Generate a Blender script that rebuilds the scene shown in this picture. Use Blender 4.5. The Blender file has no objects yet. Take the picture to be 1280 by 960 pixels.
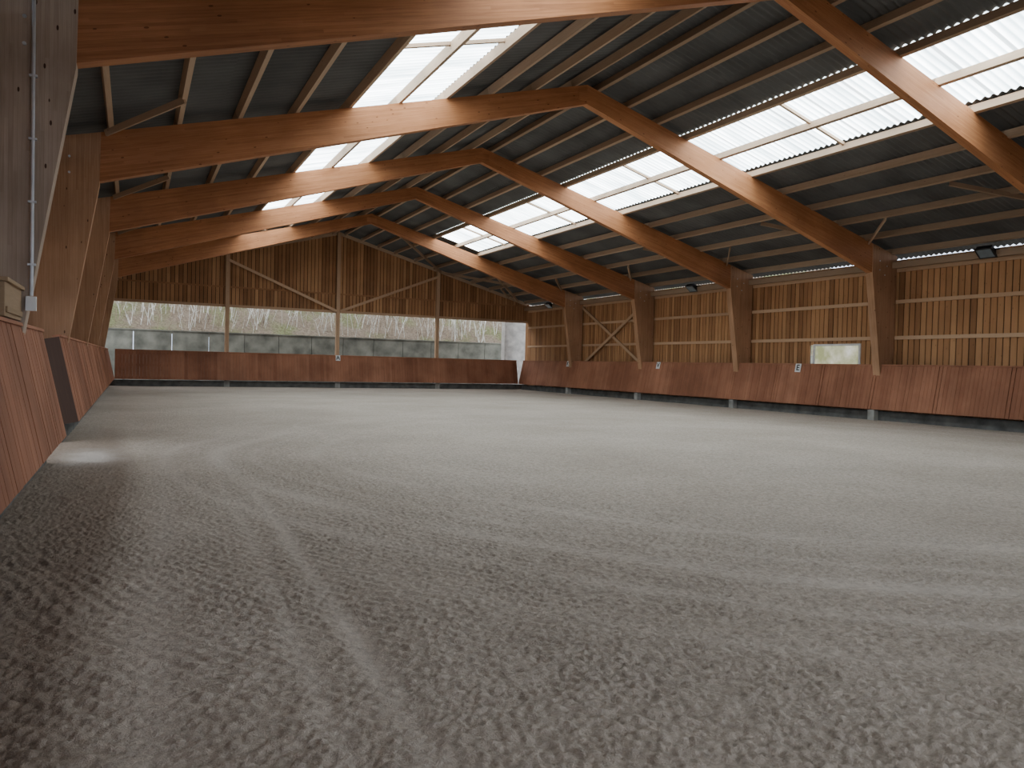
import bpy, math, random
import numpy as np
from mathutils import Vector, Matrix
random.seed(7); rng=np.random.default_rng(11)
D=bpy.data; S=bpy.context.scene
# ------------------------------------------------------------------ dimensions
XC=10.38; H=1.5
FY=[-2.9,3.6,10.1,16.6,23.1,29.6,36.1]
YG=42.7
SL=0.272; ZR=8.8
def roofz(o): return ZR-SL*o
CA=math.atan(SL)
# ------------------------------------------------------------------ node helpers
def newmat(name):
    m=D.materials.new(name); m.use_nodes=True
    nt=m.node_tree; b=nt.nodes["Principled BSDF"]
    return m,nt,b
def N(nt,t,**k):
    n=nt.nodes.new(t)
    for a,v in k.items(): setattr(n,a,v)
    return n
def L(nt,a,b): nt.links.new(a,b)
def ramp(nt,fac,stops):
    r=N(nt,'ShaderNodeValToRGB'); L(nt,fac,r.inputs[0])
    el=r.color_ramp.elements
    while len(el)<len(stops): el.new(0.5)
    for e,(p,c) in zip(el,stops):
        e.position=p; e.color=(*c,1) if len(c)==3 else c
    return r.outputs[0]
def mixc(nt,mode,fac,a,b):
    m=N(nt,'ShaderNodeMix',data_type='RGBA',blend_type=mode)
    for s,v in ((m.inputs[0],fac),(m.inputs[6],a),(m.inputs[7],b)):
        if hasattr(v,'links') or hasattr(v,'is_linked'): L(nt,v,s)
        else: s.default_value=v if not isinstance(v,tuple) else (*v,1)
    return m.outputs[2]
def math_(nt,op,a,b=None,c=None):
    m=N(nt,'ShaderNodeMath',operation=op)
    for i,v in enumerate((a,b,c)):
        if v is None: continue
        if hasattr(v,'is_linked'): L(nt,v,m.inputs[i])
        else: m.inputs[i].default_value=v
    return m.outputs[0]
def bump(nt,b,h,st,dist):
    n=N(nt,'ShaderNodeBump'); n.inputs['Strength'].default_value=st; n.inputs['Distance'].default_value=dist
    L(nt,h,n.inputs['Height']); L(nt,n.outputs[0],b.inputs['Normal'])

def wood(name,dark,mid,light,lam=0.0,knots=0.0,rough=0.6,tonew=0.6,stain=0.0):
    m,nt,b=newmat(name)
    uv=N(nt,'ShaderNodeUVMap'); uv.uv_map='UVMap'
    sep=N(nt,'ShaderNodeSeparateXYZ'); L(nt,uv.outputs[0],sep.inputs[0])
    mp=N(nt,'ShaderNodeMapping'); mp.inputs['Scale'].default_value=(1.2,26,1); L(nt,uv.outputs[0],mp.inputs[0])
    n1=N(nt,'ShaderNodeTexNoise'); n1.inputs['Scale'].default_value=1.6; n1.inputs['Detail'].default_value=5; n1.inputs['Distortion'].default_value=.6
    L(nt,mp.outputs[0],n1.inputs[0])
    tone=N(nt,'ShaderNodeAttribute',attribute_name='tone')
    f=math_(nt,'MULTIPLY',n1.outputs[0],1-tonew)
    f=math_(nt,'MULTIPLY_ADD',tone.outputs['Fac'],tonew,f)
    if lam>0:
        q=math_(nt,'DIVIDE',sep.outputs[1],lam); fl=math_(nt,'FLOOR',q); fr=math_(nt,'FRACT',q)
        seg=math_(nt,'FLOOR',math_(nt,'MULTIPLY_ADD',sep.outputs[0],0.45,math_(nt,'MULTIPLY',fl,.37)))
        cb=N(nt,'ShaderNodeCombineXYZ'); L(nt,fl,cb.inputs[0]); L(nt,seg,cb.inputs[1])
        wn=N(nt,'ShaderNodeTexWhiteNoise'); L(nt,cb.outputs[0],wn.inputs[0])
        f=math_(nt,'MULTIPLY_ADD',wn.outputs[0],.22,math_(nt,'MULTIPLY',f,.85))
    col=ramp(nt,f,[(0.12,dark),(0.5,mid),(0.9,light)])
    if lam>0:
        ln=math_(nt,'LESS_THAN',fr,.06)
        col=mixc(nt,'MULTIPLY',math_(nt,'MULTIPLY',ln,.35),col,(.35,.25,.2))
    if knots>0:
        mk=N(nt,'ShaderNodeMapping'); mk.inputs['Scale'].default_value=(2.2,5.5,1); L(nt,uv.outputs[0],mk.inputs[0])
        v=N(nt,'ShaderNodeTexVoronoi'); v.inputs['Scale'].default_value=1.3; L(nt,mk.outputs[0],v.inputs[0])
        k=math_(nt,'LESS_THAN',v.outputs[0],.085)
        col=mixc(nt,'MULTIPLY',math_(nt,'MULTIPLY',k,knots),col,(.18,.12,.10))
    if stain>0:
        tc=N(nt,'ShaderNodeTexCoord')
        ns=N(nt,'ShaderNodeTexNoise'); ns.inputs['Scale'].default_value=.8; ns.inputs['Detail'].default_value=6; L(nt,tc.outputs['Object'],ns.inputs[0])
        st=ramp(nt,ns.outputs[0],[(.38,(.6,.57,.55)),(.62,(1,1,1))])
        col=mixc(nt,'MULTIPLY',stain,col,st)
    L(nt,col,b.inputs['Base Color']); b.inputs['Roughness'].default_value=rough
    b.inputs['Specular IOR Level'].default_value=.25
    bump(nt,b,n1.outputs[0],.25,.004)
    return m
def plain(name,c,rough=.6,metal=0,noise=.15,ns=8,bs=0):
    m,nt,b=newmat(name)
    tc=N(nt,'ShaderNodeTexCoord'); n=N(nt,'ShaderNodeTexNoise'); n.inputs['Scale'].default_value=ns; n.inputs['Detail'].default_value=6
    L(nt,tc.outputs['Object'],n.inputs[0])
    c0=tuple(max(0,x*(1-2*noise)) for x in c); c1=tuple(min(1,x*(1+2*noise)) for x in c)
    L(nt,ramp(nt,n.outputs[0],[(.3,c0),(.7,c1)]),b.inputs['Base Color'])
    b.inputs['Roughness'].default_value=rough; b.inputs['Metallic'].default_value=metal
    if bs: bump(nt,b,n.outputs[0],bs,.02)
    return m

M_glu=wood('glulam_wood',(.25,.10,.042),(.46,.195,.082),(.60,.29,.135),lam=.042,knots=.7,rough=.6,tonew=.3,stain=.5)
M_post=wood('glulam_leg_wood',(.26,.135,.075),(.46,.26,.145),(.58,.36,.22),lam=.042,knots=.9,rough=.6,tonew=.3,stain=.5)
M_postg=wood('cool_lit_glulam_wood',(.27,.20,.15),(.46,.36,.28),(.58,.47,.38),lam=.042,knots=1,rough=.7,tonew=.3,stain=.6)  # greyed colour carries the cool gate light on the near left legs
M_plank=wood('pine_plank_wood',(.26,.125,.055),(.46,.235,.108),(.60,.34,.165),knots=.5,rough=.7,tonew=.6,stain=.4)
M_batt=wood('pine_batten_wood',(.42,.27,.17),(.56,.37,.23),(.66,.46,.30),knots=.4,rough=.65,tonew=.5)
M_purl=wood('purlin_wood',(.28,.195,.13),(.42,.295,.20),(.54,.40,.28),knots=.4,rough=.65,tonew=.6)
M_kick=wood('kickboard_wood',(.24,.095,.052),(.37,.16,.09),(.49,.235,.14),knots=.3,rough=.7,tonew=.45,stain=.7)
M_kickdark=wood('kickboard_end_wood',(.05,.03,.022),(.08,.045,.03),(.11,.06,.04),rough=.7)
M_dark=plain('dark_backing',(.045,.025,.015),.8)
M_conc=plain('grey_concrete',(.30,.30,.28),.85,noise=.18,ns=2.2,bs=.3)
M_sill=plain('shaded_sill_concrete',(.10,.10,.095),.9,noise=.2,ns=3,bs=.3)  # shade under the boards is put into this darker concrete colour
M_retw=plain('mossy_concrete',(.21,.21,.175),.9,noise=.22,ns=1.5,bs=.3)
M_steel=plain('galvanised_steel',(.65,.67,.70),.4,.6,.05)
M_black=plain('black_metal',(.012,.012,.014),.45,0,.1)
M_glass=plain('lamp_glass',(.20,.24,.27),.12,0,.05)
M_white=plain('white_sign',(.75,.76,.76),.5,0,.03)
M_ink=plain('black_lettering',(.01,.01,.01),.5,0,0)
M_box=wood('box_plywood',(.24,.16,.09),(.36,.25,.15),(.42,.30,.18),rough=.6)

# fibre cement sheets
M_roof,nt,b=newmat('fibre_cement_sheet')
tc=N(nt,'ShaderNodeTexCoord'); n=N(nt,'ShaderNodeTexNoise'); n.inputs['Scale'].default_value=.7; n.inputs['Detail'].default_value=8; L(nt,tc.outputs['Object'],n.inputs[0])
L(nt,ramp(nt,n.outputs[0],[(.3,(.075,.077,.077)),(.7,(.14,.145,.145))]),b.inputs['Base Color']); b.inputs['Roughness'].default_value=.85
# translucent sheets; emission added for the daylight coming through them
M_sky,nt,b=newmat('translucent_grp_sheet')
tc=N(nt,'ShaderNodeTexCoord'); sp=N(nt,'ShaderNodeSeparateXYZ'); L(nt,tc.outputs['Object'],sp.inputs[0])
n=N(nt,'ShaderNodeTexNoise'); n.inputs['Scale'].default_value=1.3; n.inputs['Detail'].default_value=6; 
mp=N(nt,'ShaderNodeMapping'); mp.inputs['Scale'].default_value=(.35,2.5,.35); L(nt,tc.outputs['Object'],mp.inputs[0]); L(nt,mp.outputs[0],n.inputs[0])
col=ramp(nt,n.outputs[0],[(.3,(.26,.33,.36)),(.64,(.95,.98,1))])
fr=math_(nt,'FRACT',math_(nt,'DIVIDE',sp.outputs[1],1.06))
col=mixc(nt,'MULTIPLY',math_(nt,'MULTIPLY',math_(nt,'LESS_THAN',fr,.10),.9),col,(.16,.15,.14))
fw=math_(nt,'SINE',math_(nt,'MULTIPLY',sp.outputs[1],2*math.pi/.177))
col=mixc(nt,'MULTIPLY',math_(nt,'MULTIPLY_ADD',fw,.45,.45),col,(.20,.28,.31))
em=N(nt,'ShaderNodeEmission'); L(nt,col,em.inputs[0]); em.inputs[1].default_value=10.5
tl=N(nt,'ShaderNodeBsdfTranslucent'); tl.inputs[0].default_value=(.7,.75,.75,1)
ad=N(nt,'ShaderNodeAddShader'); L(nt,em.outputs[0],ad.inputs[0]); L(nt,tl.outputs[0],ad.inputs[1])
L(nt,ad.outputs[0],nt.nodes['Material Output'].inputs[0])

# ------------------------------------------------------------------ mesh builder
class MB:
    def __init__(s): s.v=[];s.f=[];s.uv=[];s.t=[];s.m=[];s.mats=[]
    def mi(s,mat):
        if mat not in s.mats: s.mats.append(mat)
        return s.mats.index(mat)
    def obox(s,c,ax,ay,az,size,mat,tone=None):
        c=Vector(c);ax=Vector(ax).normalized();ay=Vector(ay).normalized();az=Vector(az).normalized()
        h=[x/2 for x in size]; A=(ax,ay,az); k=len(s.v); t=random.random() if tone is None else tone
        for i in (-1,1):
            for j in (-1,1):
                for l in (-1,1): s.v.append(c+ax*h[0]*i+ay*h[1]*j+az*h[2]*l)
        loc=[(i*h[0],j*h[1],l*h[2]) for i in(-1,1) for j in(-1,1) for l in(-1,1)]
        lg=max(range(3),key=lambda q:size[q]); oth=[q for q in range(3) if q!=lg]
        ru=random.random()*50; rv=random.random()*50
        for f,nax in (((0,1,3,2),0),((4,6,7,5),0),((0,4,5,1),1),((2,3,7,6),1),((0,2,6,4),2),((1,5,7,3),2)):
            s.f.append(tuple(k+q for q in f))
            if nax==lg: u,v=oth
            else: u=lg; v=[q for q in oth if q!=nax][0]
            for q in f: s.uv.append((loc[q][u]+ru,loc[q][v]+rv+nax*.3))
            s.t.append(t); s.m.append(s.mi(mat))
    def box(s,x0,x1,y0,y1,z0,z1,mat,tone=None):
        s.obox(((x0+x1)/2,(y0+y1)/2,(z0+z1)/2),(1,0,0),(0,1,0),(0,0,1),(abs(x1-x0),abs(y1-y0),abs(z1-z0)),mat,tone)
    def bar(s,p,q,w,h,mat,up=(0,0,1),tone=None):
        p=Vector(p);q=Vector(q); d=(q-p); l=d.length; d.normalize(); side=d.cross(Vector(up)).normalized(); u=side.cross(d)
        s.obox((p+q)/2,d,side,u,(l,w,h),mat,tone)
    def prism(s,poly,y0,y1,mat,udir,tone=None):
        k=len(s.v); n=len(poly); t=random.random() if tone is None else tone
        u=Vector((udir[0],udir[1])).normalized(); w=Vector((-u.y,u.x)); ru=random.random()*50
        for y in (y0,y1):
            for (x,z) in poly: s.v.append(Vector((x,y,z)))
        def uvp(i):
            x,z=poly[i%n]; return (x*u.x+z*u.y+ru, x*w.x+z*w.y)
        s.f.append(tuple(k+i for i in range(n))); s.uv+= [uvp(i) for i in range(n)]
        s.f.append(tuple(k+n+i for i in reversed(range(n)))); s.uv+=[uvp(i) for i in reversed(range(n))]
        s.t+=[t,t]; s.m+=[s.mi(mat)]*2
        for i in range(n):
            j=(i+1)%n
            s.f.append((k+j,k+i,k+n+i,k+n+j))
            a=uvp(i);b_=uvp(j); s.uv+=[(b_[0],.3),(a[0],.3),(a[0],.3+.2),(b_[0],.3+.2)]
            s.t.append(t); s.m.append(s.mi(mat))
    def cyl(s,p,q,r,mat,n=10,r2=None):
        p=Vector(p);q=Vector(q);d=(q-p).normalized(); a=d.orthogonal().normalized(); b_=d.cross(a); k=len(s.v); r2=r if r2 is None else r2
        for e,rr in ((p,r),(q,r2)):
            for i in range(n):
                an=2*math.pi*i/n; s.v.append(e+a*math.cos(an)*rr+b_*math.sin(an)*rr)
        t=random.random(); ln=(q-p).length
        for i in range(n):
            j=(i+1)%n; s.f.append((k+i,k+j,k+n+j,k+n+i)); s.uv+=[(0,i*.02),(0,i*.02+.02),(ln,i*.02+.02),(ln,i*.02)]; s.t.append(t); s.m.append(s.mi(mat))
        s.f.append(tuple(k+i for i in reversed(range(n)))); s.uv+=[(0,0)]*n; s.t.append(t); s.m.append(s.mi(mat))
        s.f.append(tuple(k+n+i for i in range(n))); s.uv+=[(0,0)]*n; s.t.append(t); s.m.append(s.mi(mat))
    def make(s,name,bevel=0):
        me=D.meshes.new(name); me.from_pydata([tuple(v) for v in s.v],[],s.f)
        uv=me.uv_layers.new(name='UVMap'); uv.data.foreach_set('uv',[c for p in s.uv for c in p])
        at=me.attributes.new('tone','FLOAT','FACE'); at.data.foreach_set('value',s.t)
        for m in s.mats: me.materials.append(m)
        me.polygons.foreach_set('material_index',s.m); me.update()
        o=D.objects.new(name,me); S.collection.objects.link(o)
        if bevel:
            bv=o.modifiers.new('bevel','BEVEL'); bv.width=bevel; bv.segments=2; bv.limit_method='ANGLE'
        return o

# ------------------------------------------------------------------ portal frames
for y in FY:
    mb=MB()
    for sd in (-1,1):
        ex=.1 if sd>0 else -.07
        P=lambda o,z: (XC+sd*(o+(ex if o>5 else 0)),z)
        leg=[P(11.86,-.1),P(12.25,-.1),P(12.25,roofz(12.25)),P(11.05,roofz(11.05)-.01),P(11.07,4.78)]
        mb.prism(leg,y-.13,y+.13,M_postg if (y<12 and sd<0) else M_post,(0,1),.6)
        beam=[P(0,ZR),P(11.35,roofz(11.35)),P(11.35,4.76),P(0,8.31)]
        mb.prism(beam,y-.10,y+.10,M_glu,(sd*1,-SL))
        for yy in (y-.135,y+.135):
            for (o,z) in ((11.5,4.95),(11.75,4.8),(11.5,5.25),(11.85,5.1)):
                mb.cyl((XC+sd*o,yy-.01,z),(XC+sd*o,yy+.01,z),.022,M_steel,8)
    mb.box(XC-.25,XC+.25,y-.115,y+.115,8.38,8.6,M_glu)
    mb.make('glulam_portal_frame')

# ------------------------------------------------------------------ purlins and braces
PO={1:[.35,1.3,2.3,3.3,4.55,5.8,7.05,8.3,9.55,10.8,12.1],-1:[.35,1.5,2.7,3.85,5.0,6.15,7.3,8.45,9.6,10.8,12.1]}
mb=MB()
for sd in (-1,1):
    ux=Vector((sd*math.cos(CA),0,-math.sin(CA))); un=Vector((sd*math.sin(CA),0,math.cos(CA)))
    for o in PO[sd]:
        ys=[-3.2]+FY[1:]+[YG]
        for a,c in zip(ys[:-1],ys[1:]):
            mb.obox(Vector((XC+sd*o,(a+c)/2,roofz(o)))+un*.09,(0,1,0),ux,un,(c-a+.02,.09,.19),M_purl)
    for a,c in zip(FY,FY[1:]+[YG]):
        for (o1,y1,o2,y2) in ((10.9,a+.15,8.4,a+2.1),(10.9,c-.15,9.6,c-1.7)):
            mb.bar((XC+sd*o1,y1,roofz(o1)-.06),(XC+sd*o2,y2,roofz(o2)-.02),.05,.12,M_purl,up=un)
        if c<37:
            s0,s1=PO[sd][3],PO[sd][5]; my=(a+c)/2
            mb.bar((XC+sd*s0,my,roofz(s0)+.17),(XC+sd*s1,my,roofz(s1)+.17),.07,.07,M_purl,up=un)
    mb.bar((XC+sd*.8,36.3,roofz(.8)-.06),(XC+sd*6.2,42.4,roofz(6.2)-.06),.05,.14,M_purl,up=un)
    mb.bar((XC+sd*6.2,36.3,roofz(6.2)-.06),(XC+sd*11.5,42.4,roofz(11.5)-.06),.05,.14,M_purl,up=un)
    mb.bar((XC+sd*6.2,42.3,roofz(6.2)-.1),(XC+sd*11.5,36.3,roofz(11.5)-.1),.05,.14,M_purl,up=un)
    mb.box(XC+sd*12.2-.08,XC+sd*12.2+.08,-3,YG,5.05,5.25,M_purl)
mb.make('roof_purlins')

# ------------------------------------------------------------------ corrugated roof
def corr(parts,name,mat):
    V=[];F=[]
    for (sd,o0,o1,y0,y1,zo) in parts:
        n=max(2,int((y1-y0)/.177*6)); ys=np.linspace(y0,y1,n+1); os_=np.linspace(o0,o1,max(2,int((o1-o0)/1.25)+1))
        k=len(V)
        for o in os_:
            for yy in ys: V.append((XC+sd*o,yy,roofz(o)+.235+zo+.026*math.sin(2*math.pi*yy/.177)))
        for i in range(len(os_)-1):
            for j in range(n):
                a=k+i*(n+1)+j; F.append((a,a+1,a+n+2,a+n+1))
    me=D.meshes.new(name); me.from_pydata(V,[],F); me.materials.append(mat)
    me.polygons.foreach_set('use_smooth',[True]*len(F)); me.update()
    o=D.objects.new(name,me); S.collection.objects.link(o); return o
SK0,SK1=5.0,35.9
parts=[]
for sd in (-1,1):
    a,c=PO[sd][3],PO[sd][5]
    parts+=[(sd,-.0,2.35,-3.6,YG+.5,.02),(sd,2.2,a+.05,-3.6,YG+.5,0),(sd,c-.05,9.0,-3.6,YG+.5,0),(sd,8.85,13.0,-3.6,YG+.5,-.02),
            (sd,a,c,SK1,YG+.5,.01),(sd,a,c,-3.6,SK0,.01)]
corr(parts,'ceiling',M_roof)
for sd in (-1,1):
    corr([(sd,PO[sd][3],PO[sd][5],SK0,SK1,.012)],'skylight_window_%d'%(1 if sd<0 else 2),M_sky)

# ------------------------------------------------------------------ side walls
def plank_wall(name,sd,openings):
    mb=MB(); xw=XC+sd*12.42
    y=-3.0; w=.2
    while y<YG+.2:
        zs=[(.25,5.35)]
        for (a,c,z0,z1) in openings:
            if y+w>a and y<c:
                zs=[(.25,z0),(z1,5.35)] if z0>.3 else [(z1,5.35)]
        for z0,z1 in zs:
            dx=random.uniform(-.008,.008)
            mb.box(xw+dx,xw+sd*.025+dx,y+.012,y+w-.018,z0,z1,M_plank)
            mb.box(xw+sd*.03,xw+sd*.05,y,y+w,z0,z1,M_dark)
        y+=w
    ys=FY+[YG]
    for a,c in zip(ys[:-1],ys[1:]):
        for z in (2.75,3.95,5.0):
            skip=False
            for (oa,oc,z0,z1) in openings:
                if oa<c and oc>a and z0-.05<z<z1+.05 : skip=True
            if skip: continue
            mb.box(xw-sd*.06,xw-sd*.005,a+.13,c-.13,z-.06,z+.06,M_batt)
    mb.box(xw-.12,xw+.12,-3,YG,-.1,.25,M_sill)
    return mb,xw
mb,xw=plank_wall('wall_right',1,[(17.8,19.8,1.78,2.55)])
mb.bar((xw-.09,36.0,4.9),(xw-.09,29.9,1.5),.14,.05,M_batt,up=(1,0,0))
mb.bar((xw-.15,36.0,1.5),(xw-.15,29.9,4.9),.14,.05,M_batt,up=(1,0,0))
mb.make('wall_right')
mb,xl=plank_wall('wall_left',-1,[(12.2,14.8,.1,2.7)])
mb.make('wall_left')

# small window in right wall; daylight and greenery outside put in as glow
M_pane,nt,b=newmat('frosted_pane')
em=N(nt,'ShaderNodeEmission'); 
tc=N(nt,'ShaderNodeTexCoord'); n=N(nt,'ShaderNodeTexNoise'); n.inputs['Scale'].default_value=1.6; n.inputs['Detail'].default_value=5; L(nt,tc.outputs['Object'],n.inputs[0])
L(nt,ramp(nt,n.outputs[0],[(.36,(.40,.42,.22)),(.5,(.66,.65,.46)),(.62,(.9,.88,.78))]),em.inputs[0]); em.inputs[1].default_value=1.0
gl=N(nt,'ShaderNodeBsdfGlossy'); gl.inputs[0].default_value=(.1,.1,.1,1); gl.inputs[1].default_value=.1
ad=N(nt,'ShaderNodeAddShader'); L(nt,em.outputs[0],ad.inputs[0]); L(nt,gl.outputs[0],ad.inputs[1]); L(nt,ad.outputs[0],nt.nodes['Material Output'].inputs[0])
mb=MB()
mb.box(xw+.0,xw+.02,17.85,19.75,1.8,2.52,M_pane)
for (a,c,z0,z1) in ((17.78,17.86,1.75,2.58),(19.74,19.82,1.75,2.58),(17.86,19.74,1.75,1.82),(17.86,19.74,2.51,2.58)):
    mb.box(xw-.04,xw+.04,a,c,z0,z1,M_white)
mb.make('window_3')

# ------------------------------------------------------------------ gable walls
mb=MB(); X0=XC-12.5; X1=XC+12.5; ZO=4.28
x=X0; w=.2
while x<X1-.01:
    o=max(abs(x-XC),abs(x+w-XC)); top=roofz(o)+.18
    mid=5.35
    if x>XC: top=roofz(o)+.10
    dy=random.uniform(-.006,.006)
    if top>mid:
        mb.box(x+.012,x+w-.018,YG+dy,YG+.025+dy,ZO,mid+.05,M_plank)
        mb.box(x+.012,x+w-.018,YG-.03+dy,YG-.005+dy,mid,top,M_plank)
    else: mb.box(x+.012,x+w-.018,YG+dy,YG+.025+dy,ZO,top,M_plank)
    mb.box(x,x+w,YG+.035,YG+.05,ZO,top,M_dark)
    x+=w
mb.box(X0,X1,YG-.07,YG-.012,ZO-.02,ZO+.12,M_batt,.3)
mb.box(X0,X1,YG-.09,YG-.035,mid-.05,mid+.03,M_plank,.3)
for px in (4.45,XC,16.45):
    mb.box(px-.1,px+.1,YG-.28,YG-.08,1.5,roofz(abs(px-XC))+.0,M_batt,.25)
    mb.box(px-.14,px+.14,YG-.45,YG-.1,-.05,.36,M_conc)
mb.bar((4.5,YG-.32,6.75),(XC-.1,YG-.32,4.35),.14,.05,M_batt,up=(0,1,0))
mb.bar((16.4,YG-.32,6.75),(XC+.1,YG-.32,4.35),.14,.05,M_batt,up=(0,1,0))
for sd in (-1,1):
    mb.bar((XC,YG-.1,ZR-.0),(XC+sd*12.3,YG-.1,roofz(12.3)-.0),.06,.18,M_purl)
mb.box(X0,X1,YG-.1,YG+.1,-.1,.3,M_sill)
mb.make('wall_back')
# near gable behind the camera, with its open gateway
mb=MB(); x=X0
while x<X1-.01:
    o=max(abs(x-XC),abs(x+w-XC)); top=roofz(o)+.18
    z0=4.6 if -1<x<13 else -.05
    mb.box(x+.01,x+w-.01,-3.2,-3.17,z0,top,M_plank); mb.box(x,x+w,-3.24,-3.22,z0,top,M_dark)
    x+=w
mb.make('wall_front')

# ------------------------------------------------------------------ kickboards
def kick(name,p0,p1,outv,seams=(),z0=.35,z1=1.8,lean=.3,pw=.125,endcap=None,sill=.28):
    mb=MB(); p0=Vector((*p0,0));p1=Vector((*p1,0)); d=(p1-p0); ln=d.length; d.normalize(); ov=Vector((*outv,0))
    up=(Vector((0,0,z1-z0))+ov*lean); hl=up.length; up.normalize(); nr=d.cross(up).normalized()
    if nr.dot(ov)<0: nr=-nr
    n=int(round(ln/pw)); pw=ln/n
    grp=0.5
    for i in range(n):
        s=(i+.5)*pw
        if any(abs(s-q)<pw/2 for q in seams): wd=pw-.03; 
        else: wd=pw-.006
        if i%10==0: grp=random.random()
        dz=random.uniform(-.004,.004)
        c=p0+d*s+Vector((0,0,z0))+up*hl/2+nr*(.02+dz)
        mb.obox(c,up,d,nr,(hl,wd,.04),M_kick,.55*grp+.45*random.random())
    a=p0+Vector((0,0,z1))+ov*lean; c=p1+Vector((0,0,z1))+ov*lean
    mb.obox((a+c)/2+nr*.04+Vector((0,0,.02)),d,nr,d.cross(nr),(ln,.12,.04),M_kick,.7)
    for f in (.06,.5,.92):
        c=(p0+p1)/2+Vector((0,0,z0))+up*hl*f+nr*.1
        mb.obox(c,d,up,nr,(ln,.12,.09),M_kickdark)
    c=(p0+p1)/2+ov*sill
    mb.obox(c+Vector((0,0,.13)),d,ov,(0,0,1),(ln,.08,.34),M_sill)
    q=.4
    while q<ln:
        c=p0+d*q+Vector((0,0,z0))+up*hl/2+nr*.1
        mb.obox(c,up,d,nr,(hl,.08,.1),M_kickdark); q+=1.6
    if endcap:
        for e,sg in endcap:
            pe=p0 if e==0 else p1
            c=pe+Vector((0,0,z0))+up*hl/2+nr*.11-d*.012*sg
            mb.obox(c,up,nr,d,(hl,.22,.03),M_kickdark)
    return mb.make(name)
KL=-.83; KR=21.85
kick('kickboard_left',(KL,-2.8),(KL,12.2),(-1,0),pw=.16,seams=(9.0,),endcap=((1,1),))
kick('kickboard_left',(KL,14.8),(KL,42.0),(-1,0),endcap=((0,1),))
kick('kickboard_right',(KR,-2.8),(KR,42.0),(1,0),seams=[2.8+10.1+i*2.17 for i in range(0,15)])
kick('kickboard_back',(KL,42.02),(KR,42.02),(0,1),pw=.16)
mb=MB()
for y in FY[1:]:
    mb.box(KR+.02,KR+.24,y-.12,y+.12,-.05,.33,M_conc)
mb.make('kickboard_footings')

# ------------------------------------------------------------------ sand
def steps(a,knee,b,s):
    out=[a]
    while out[-1]<b:
        v=out[-1]; st=s if v<knee else s*v/knee
        out.append(v+st)
    return np.array(out)
xs=np.concatenate([np.array([-1.8]),steps(-1.15,3,22.5,.0105)])
ys=np.concatenate([np.linspace(-4,1.2,20),steps(1.25,3,42.4,.0105)])
X,Y=np.meshgrid(xs,ys)
T=rng.random((4,256,256))
def vn(x,y,s,k=0):
    a_=.5+k*.9; ca,sa=math.cos(a_),math.sin(a_)
    x,y=x*ca-y*sa,x*sa+y*ca
    u=x/s+1000.3*(k+1);v=y/s+771.1*(k+1); i=np.floor(u).astype(int);j=np.floor(v).astype(int);fu=u-i;fv=v-j
    fu=fu*fu*(3-2*fu);fv=fv*fv*(3-2*fv); t=T[k%4]; g=lambda a,b_: t[a%256,b_%256]
    return (g(i,j)*(1-fu)+g(i+1,j)*fu)*(1-fv)+(g(i,j+1)*(1-fu)+g(i+1,j+1)*fu)*fv
def clods(x,y,cell,rmin,rmax,dens,ang=.6):
    ca,sa=math.cos(ang),math.sin(ang); x,y=x*ca-y*sa,x*sa+y*ca
    i=np.floor(x/cell).astype(int);j=np.floor(y/cell).astype(int);h=np.zeros_like(x)
    for a in(-1,0,1):
        for b_ in(-1,0,1):
            ii=i+a;jj=j+b_; k=(ii+(jj//200)*37)%256; l=(jj+(ii//200)*91)%256
            cx=(ii+T[0][k,l])*cell; cy=(jj+T[1][k,l])*cell; r=cell*(rmin+(rmax-rmin)*T[2][k,l]); pr=T[3][k,l]<dens
            d2=((x-cx)**2+(y-cy)**2)/(r*r)
            h=np.maximum(h,np.where(pr,r*np.sqrt(np.clip(1-d2,0,1)),0))
    return h
wx=X+.025*(vn(X,Y,.04,1)-.5)+.2*(vn(X,Y,.9,2)-.5); wy=Y+.025*(vn(X,Y,.04,2)-.5)+.2*(vn(X,Y,.9,3)-.5)
R=np.sqrt((X-11)**2+(Y-11)**2)+.45*(vn(X,Y,3,0)-.5)+.06*(vn(X,Y,.5,2)-.5)
sm=np.zeros_like(X)
for r0,wd,st in ((9.75,.16,.8),(9.2,.08,.35),(8.3,.12,.4),(10.5,.12,.6),(11.3,.1,.3)):
    sm=np.maximum(sm,st*np.exp(-((R-r0)/wd)**2)*np.clip((22-Y)/10,0,1))
R2=np.sqrt((X-6.5)**2+(Y-17)**2)+.3*(vn(X,Y,2,1)-.5)
sm=np.maximum(sm,.5*np.exp(-((R2-3.2)/.07)**2)*(X<6.3)*(vn(X,Y,2,3)>.4))
wv=X+.12*np.sin(Y*.45)+.15*(vn(X,Y,2.5,1)-.5)+.03*(vn(X,Y,.3,0)-.5)
for x0,wd,st in ((1.2,.075,.95),(.9,.06,.55),(.25,.12,.55),(20.6,.2,.4),(19.6,.15,.3)):
    sm=np.maximum(sm,st*np.exp(-((wv-x0)/wd)**2)*np.clip((14-Y)/8,0,1))
sm*=.25+1.0*vn(X,Y,.9,3); sm=np.clip(sm,0,1)
band=.5+.5*np.sin(R*2*math.pi/1.5+2*vn(X,Y,4,1))
dens=np.clip(.35+.25*band+.9*(vn(X,Y,1.7,2)*.5+vn(X,Y,.45,1)*.5-.4),.2,1)
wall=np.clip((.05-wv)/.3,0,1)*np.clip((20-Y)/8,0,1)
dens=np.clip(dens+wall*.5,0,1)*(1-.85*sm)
rad=np.sqrt(X**2+Y**2); far=np.clip(1-(rad-7)/16,.3,1)
h=.03*(vn(X,Y,1.6,0)-.5)+.016*(vn(X,Y,.5,1)-.5)+.009*(vn(wx,wy,.15,2)-.5)+.009*(vn(wx,wy,.05,3)-.5)+.010*(vn(X,Y,.022,0)-.5)
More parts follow.
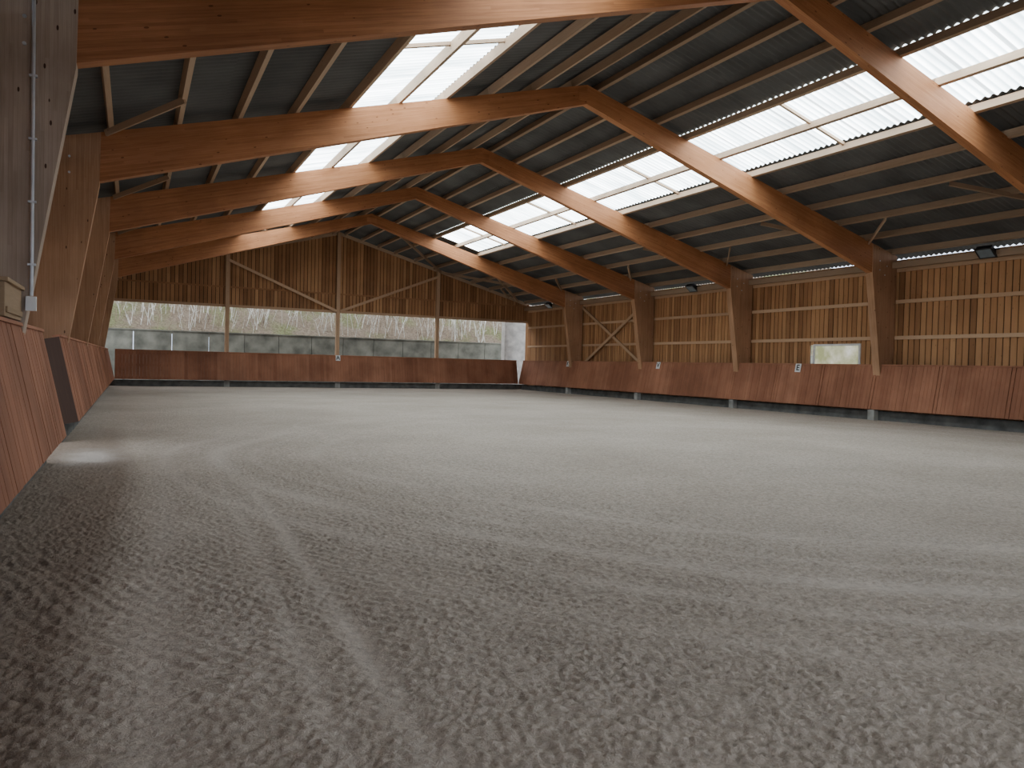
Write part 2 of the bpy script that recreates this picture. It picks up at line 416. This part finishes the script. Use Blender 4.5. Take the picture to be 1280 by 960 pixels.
c1=clods(wx,wy,.060,.22,.46,.5); c2=clods(wx+3.3,wy+1.7,.036,.3,.6,.9,1.1); c3=clods(wx+9,wy+5,.19,.07,.16,.5,.2)
cl=np.maximum(np.maximum(c1*.75,c2*.75),c3*.7)
h=h*far*(1-.6*sm)+cl*dens*far-.012*sm
tread=np.maximum(np.exp(-((wv-.55)/.2)**2),np.exp(-((R-8.9)/.22)**2)*(X>2.2))*np.clip((7-Y)/2,0,1)*(vn(X,Y,.7,2)>.3)
tv=np.where(R<9.4,np.arctan2(Y-11,X-11)*8.9,Y)
h+=.005*tread*np.sign(np.sin(tv*2*math.pi/.085)+.3)
# fine harrow ridges running with the circle
h+=.004*np.sin(R*2*math.pi/.09)*(1-sm)*np.clip((9-rad)/3,0,1)
h+=.03*wall*(vn(X,Y,.22,2)-.6)
h-=.02
nx,ny=len(xs),len(ys)
co=np.stack([X,Y,h],-1).reshape(-1,3).astype(np.float32)
idx=np.arange(nx*ny).reshape(ny,nx)
q=np.stack([idx[:-1,:-1],idx[:-1,1:],idx[1:,1:],idx[1:,:-1]],-1).reshape(-1,4).astype(np.int32)
me=D.meshes.new('floor'); me.vertices.add(len(co)); me.vertices.foreach_set('co',co.ravel())
me.loops.add(q.size); me.loops.foreach_set('vertex_index',q.ravel())
me.polygons.add(len(q)); me.polygons.foreach_set('loop_start',np.arange(0,q.size,4,dtype=np.int32))
me.update(calc_edges=True)
def attr(nm,a):
    t=me.attributes.new(nm,'FLOAT','POINT'); t.data.foreach_set('value',a.ravel().astype(np.float32))
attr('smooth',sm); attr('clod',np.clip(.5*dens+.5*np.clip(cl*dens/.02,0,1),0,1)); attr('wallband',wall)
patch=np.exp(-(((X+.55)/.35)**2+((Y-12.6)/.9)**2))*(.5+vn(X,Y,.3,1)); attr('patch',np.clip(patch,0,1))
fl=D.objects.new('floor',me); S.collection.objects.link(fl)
M_sand,nt,b=newmat('riding_sand')
tc=N(nt,'ShaderNodeTexCoord')
A=lambda k:N(nt,'ShaderNodeAttribute',attribute_name=k).outputs['Fac']
n1=N(nt,'ShaderNodeTexNoise'); n1.inputs['Scale'].default_value=.35; n1.inputs['Detail'].default_value=5; L(nt,tc.outputs['Object'],n1.inputs[0])
n2=N(nt,'ShaderNodeTexNoise'); n2.inputs['Scale'].default_value=22; n2.inputs['Detail'].default_value=8; n2.inputs['Roughness'].default_value=.72; L(nt,tc.outputs['Object'],n2.inputs[0])
n3=N(nt,'ShaderNodeTexNoise'); n3.inputs['Scale'].default_value=130; n3.inputs['Detail'].default_value=3; L(nt,tc.outputs['Object'],n3.inputs[0])
col=ramp(nt,n1.outputs[0],[(.3,(.51,.435,.36)),(.7,(.64,.56,.475))])
col=mixc(nt,'MULTIPLY',1.0,col,ramp(nt,n2.outputs[0],[(.32,(.55,.53,.52)),(.6,(1,1,1))]))
col=mixc(nt,'MIX',math_(nt,'MULTIPLY',A('clod'),.38),col,(.36,.305,.255))  # clods: moister tone, plus darkening in the colour in place of their shading
col=mixc(nt,'MIX',math_(nt,'MULTIPLY',A('smooth'),.45),col,(.68,.61,.54))
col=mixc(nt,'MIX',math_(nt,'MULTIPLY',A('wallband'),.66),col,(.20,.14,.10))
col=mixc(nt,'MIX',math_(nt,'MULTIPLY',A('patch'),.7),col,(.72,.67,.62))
L(nt,col,b.inputs['Base Color']); b.inputs['Roughness'].default_value=.95; b.inputs['Specular IOR Level'].default_value=.15
hh=math_(nt,'MULTIPLY_ADD',n3.outputs[0],.3,n2.outputs[0])
bump(nt,b,hh,.9,.03)
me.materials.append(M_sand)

# ------------------------------------------------------------------ flood lights
for y in (13.35,26.35,39.3,.35):
    mb=MB(); x=xw-.12; z=5.22
    mb.box(x+.02,x+.09,y-.06,y+.06,z-.02,z+.12,M_black)
    for s in (-1,1): mb.bar((x+.03,y+s*.2,z+.08),(x-.22,y+s*.2,z),.015,.04,M_black)
    mb.box(x+.0,x+.03,y-.21,y+.21,z+.05,z+.1,M_black)
    dn=Vector((-.62,0,-.78)); up=Vector((.78,0,-.62))*-1
    c=Vector((x-.26,y,z))
    mb.obox(c,dn,(0,1,0),up,(.12,.46,.36),M_black)
    mb.obox(c+dn*.07,dn,(0,1,0),up,(.03,.52,.42),M_black)
    mb.obox(c+dn*.09,dn,(0,1,0),up,(.01,.42,.32),M_glass)
    for i in range(-4,5): mb.obox(c-dn*.085+Vector((0,i*.045,0)),dn,(0,1,0),up,(.06,.01,.26),M_black)
    mb.make('floodlight',.004)

# ------------------------------------------------------------------ dressage letter signs
def sign(ch,loc,rotz,tilt):
    mb=MB(); mb.obox((0,0,0),(1,0,0),(0,1,0),(0,0,1),(.26,.02,.32),M_white)
    o=mb.make('dressage_letter_sign',.004); o.rotation_euler=(tilt,0,rotz); o.location=loc
    cu=D.curves.new('letter','FONT'); cu.body=ch; cu.size=.3; cu.align_x='CENTER'; cu.align_y='CENTER'; cu.extrude=.003; cu.offset=.006
    t=D.objects.new('letter',cu); S.collection.objects.link(t); t.data.materials.append(M_ink)
    t.parent=o; t.rotation_euler=(math.pi/2,0,0); t.location=(0,-.013,0)
ta=-math.atan(.3/1.45)
for ch,y in (('E',19.9),('V',28.2),('K',36.4)):
    sign(ch,(KR+.265-.02,y,1.68),-math.pi/2,ta)
sign('A',(XC,42.02+.245,1.68),0,ta)

# ------------------------------------------------------------------ conduit, box
mb=MB()
xc_=-.93; yc=10.1-.13-.03
mb.cyl((xc_-.1,yc,2.15),(xc_-.1,yc,5.7),.02,M_steel,12)
for z in (2.5,3.2,3.9,4.6): mb.box(xc_-.14,xc_-.06,yc-.024,yc+.025,z-.012,z+.012,M_steel)
mb.box(xc_-.15,xc_-.05,yc-.05,yc+.025,1.98,2.14,M_white)
mb.make('electrical_conduit')
mb=MB()
mb.box(-1.55,-1.12,8.7,9.9,1.86,2.2,M_box,.4); mb.box(-1.58,-1.09,8.67,9.92,2.2,2.24,M_box,.6)
mb.box(-1.12,-1.10,8.75,9.85,1.90,1.96,M_box,.2)
mb.make('wooden_tack_box',.006)

# ------------------------------------------------------------------ outside
mb=MB()
x=-30
while x<60:
    mb.box(x,x+1.97,47.5,47.75,-.3,3.0,M_retw); x+=2
mb.box(-30,60,47.45,47.8,3.0,3.06,M_retw)
mb.make('retaining_wall')
M_cl=plain('light_concrete',(.55,.52,.48),.8,noise=.12,ns=3)
mb=MB(); mb.box(21.9,23.6,44.2,44.5,-.3,4.9,M_cl); mb.box(21.85,22.0,44.1,44.6,-.3,5.0,M_cl); mb.make('concrete_pier')
gx=np.linspace(-40,80,220); gy=np.linspace(47.7,75,90); GX,GY=np.meshgrid(gx,gy)
GZ=2.85+(GY-47.7)*.62+.5*(vn(GX,GY,3,0)-.5)*np.clip(GY-47.7,0,1)+.25*(vn(GX,GY,.9,1)-.5)
V=np.stack([GX,GY,GZ],-1).reshape(-1,3); idx=np.arange(V.shape[0]).reshape(GX.shape)
F=np.stack([idx[:-1,:-1],idx[:-1,1:],idx[1:,1:],idx[1:,:-1]],-1).reshape(-1,4)
me=D.meshes.new('hillside'); me.from_pydata(V.tolist(),[],F.tolist()); hl=D.objects.new('hillside',me); S.collection.objects.link(hl)
M_h,nt,b=newmat('hillside_scrub'); tc=N(nt,'ShaderNodeTexCoord')
n1=N(nt,'ShaderNodeTexNoise'); n1.inputs['Scale'].default_value=.5; n1.inputs['Detail'].default_value=6; L(nt,tc.outputs['Object'],n1.inputs[0])
n2=N(nt,'ShaderNodeTexNoise'); n2.inputs['Scale'].default_value=7; n2.inputs['Detail'].default_value=8; n2.inputs['Roughness'].default_value=.75; L(nt,tc.outputs['Object'],n2.inputs[0])
col=ramp(nt,n1.outputs[0],[(.48,(.42,.34,.26)),(.64,(.34,.36,.18))])
col=mixc(nt,'MULTIPLY',1.0,col,ramp(nt,n2.outputs[0],[(.35,(.40,.37,.34)),(.65,(1.0,1,1))]))
L(nt,col,b.inputs['Base Color']); b.inputs['Roughness'].default_value=1; bump(nt,b,n2.outputs[0],1,.3); me.materials.append(M_h)
M_br=plain('pale_bark',(.75,.72,.66),.9,0,.2,3); M_tw=plain('brown_twigs',(.34,.26,.19),.9,0,.3,3)
M_gr=plain('winter_grass',(.30,.34,.15),.9,0,.3,3)
mb=MB()
def hz(x,y): return 2.75+(y-47.7)*.62
for i in range(1500):
    x=random.uniform(-8,34); y=random.uniform(47.9,57); z=hz(x,y); hh=random.uniform(.8,3.2)
    dx=random.uniform(-.35,.35)*hh; m=M_br if random.random()<.65 else M_tw
    p=Vector((x,y,z)); q_=p+Vector((dx,random.uniform(-.2,.1)*hh,hh)); r=random.uniform(.010,.035)
    mb.cyl(p,q_,r,m,4,r*.4)
    for k in range(3):
        a=p.lerp(q_,random.uniform(.25,.8)); mb.cyl(a,a+Vector((random.uniform(-.5,.5),random.uniform(-.3,.3),random.uniform(.2,.7)))*hh*.35,r*.5,m,3,r*.2)
for i in range(1200):
    x=random.uniform(-8,34); y=random.uniform(47.8,53); z=hz(x,y)
    m=M_gr if math.sin(x*.35-1)+random.random()>1 else M_tw
    mb.cyl((x,y,z),(x+random.uniform(-.3,.3),y-random.uniform(0,.2),z+random.uniform(.15,.5)),.012,m,3,.003)
mb.make('hillside_brush')
mb=MB(); M_gnd=plain('outside_gravel',(.27,.25,.22),.95,0,.2,2)
mb.box(-60,90,-40,90,-.5,-.28,M_gnd); mb.make('ground')

# ------------------------------------------------------------------ world
w=D.worlds.new('overcast'); S.world=w; w.use_nodes=True; nt=w.node_tree
bg=nt.nodes['Background']; tc=N(nt,'ShaderNodeTexCoord'); sp=N(nt,'ShaderNodeSeparateXYZ'); L(nt,tc.outputs['Generated'],sp.inputs[0])
c=ramp(nt,sp.outputs[2],[(0,(.70,.81,1)),(.6,(.94,.97,1))]); L(nt,c,bg.inputs[0]); bg.inputs[1].default_value=3.1

# ------------------------------------------------------------------ camera
cam=D.cameras.new('camera'); co_=D.objects.new('camera',cam); S.collection.objects.link(co_)
cam.sensor_width=36; cam.lens=930/1280*36; cam.clip_start=.05; cam.clip_end=500
Rm=Matrix.Rotation(math.radians(-27.0),4,'Z')@Matrix.Rotation(math.radians(90-1.42),4,'X')@Matrix.Rotation(math.radians(1.43),4,'Z')
co_.matrix_world=Matrix.Translation((0,0,H))@Rm
S.camera=co_
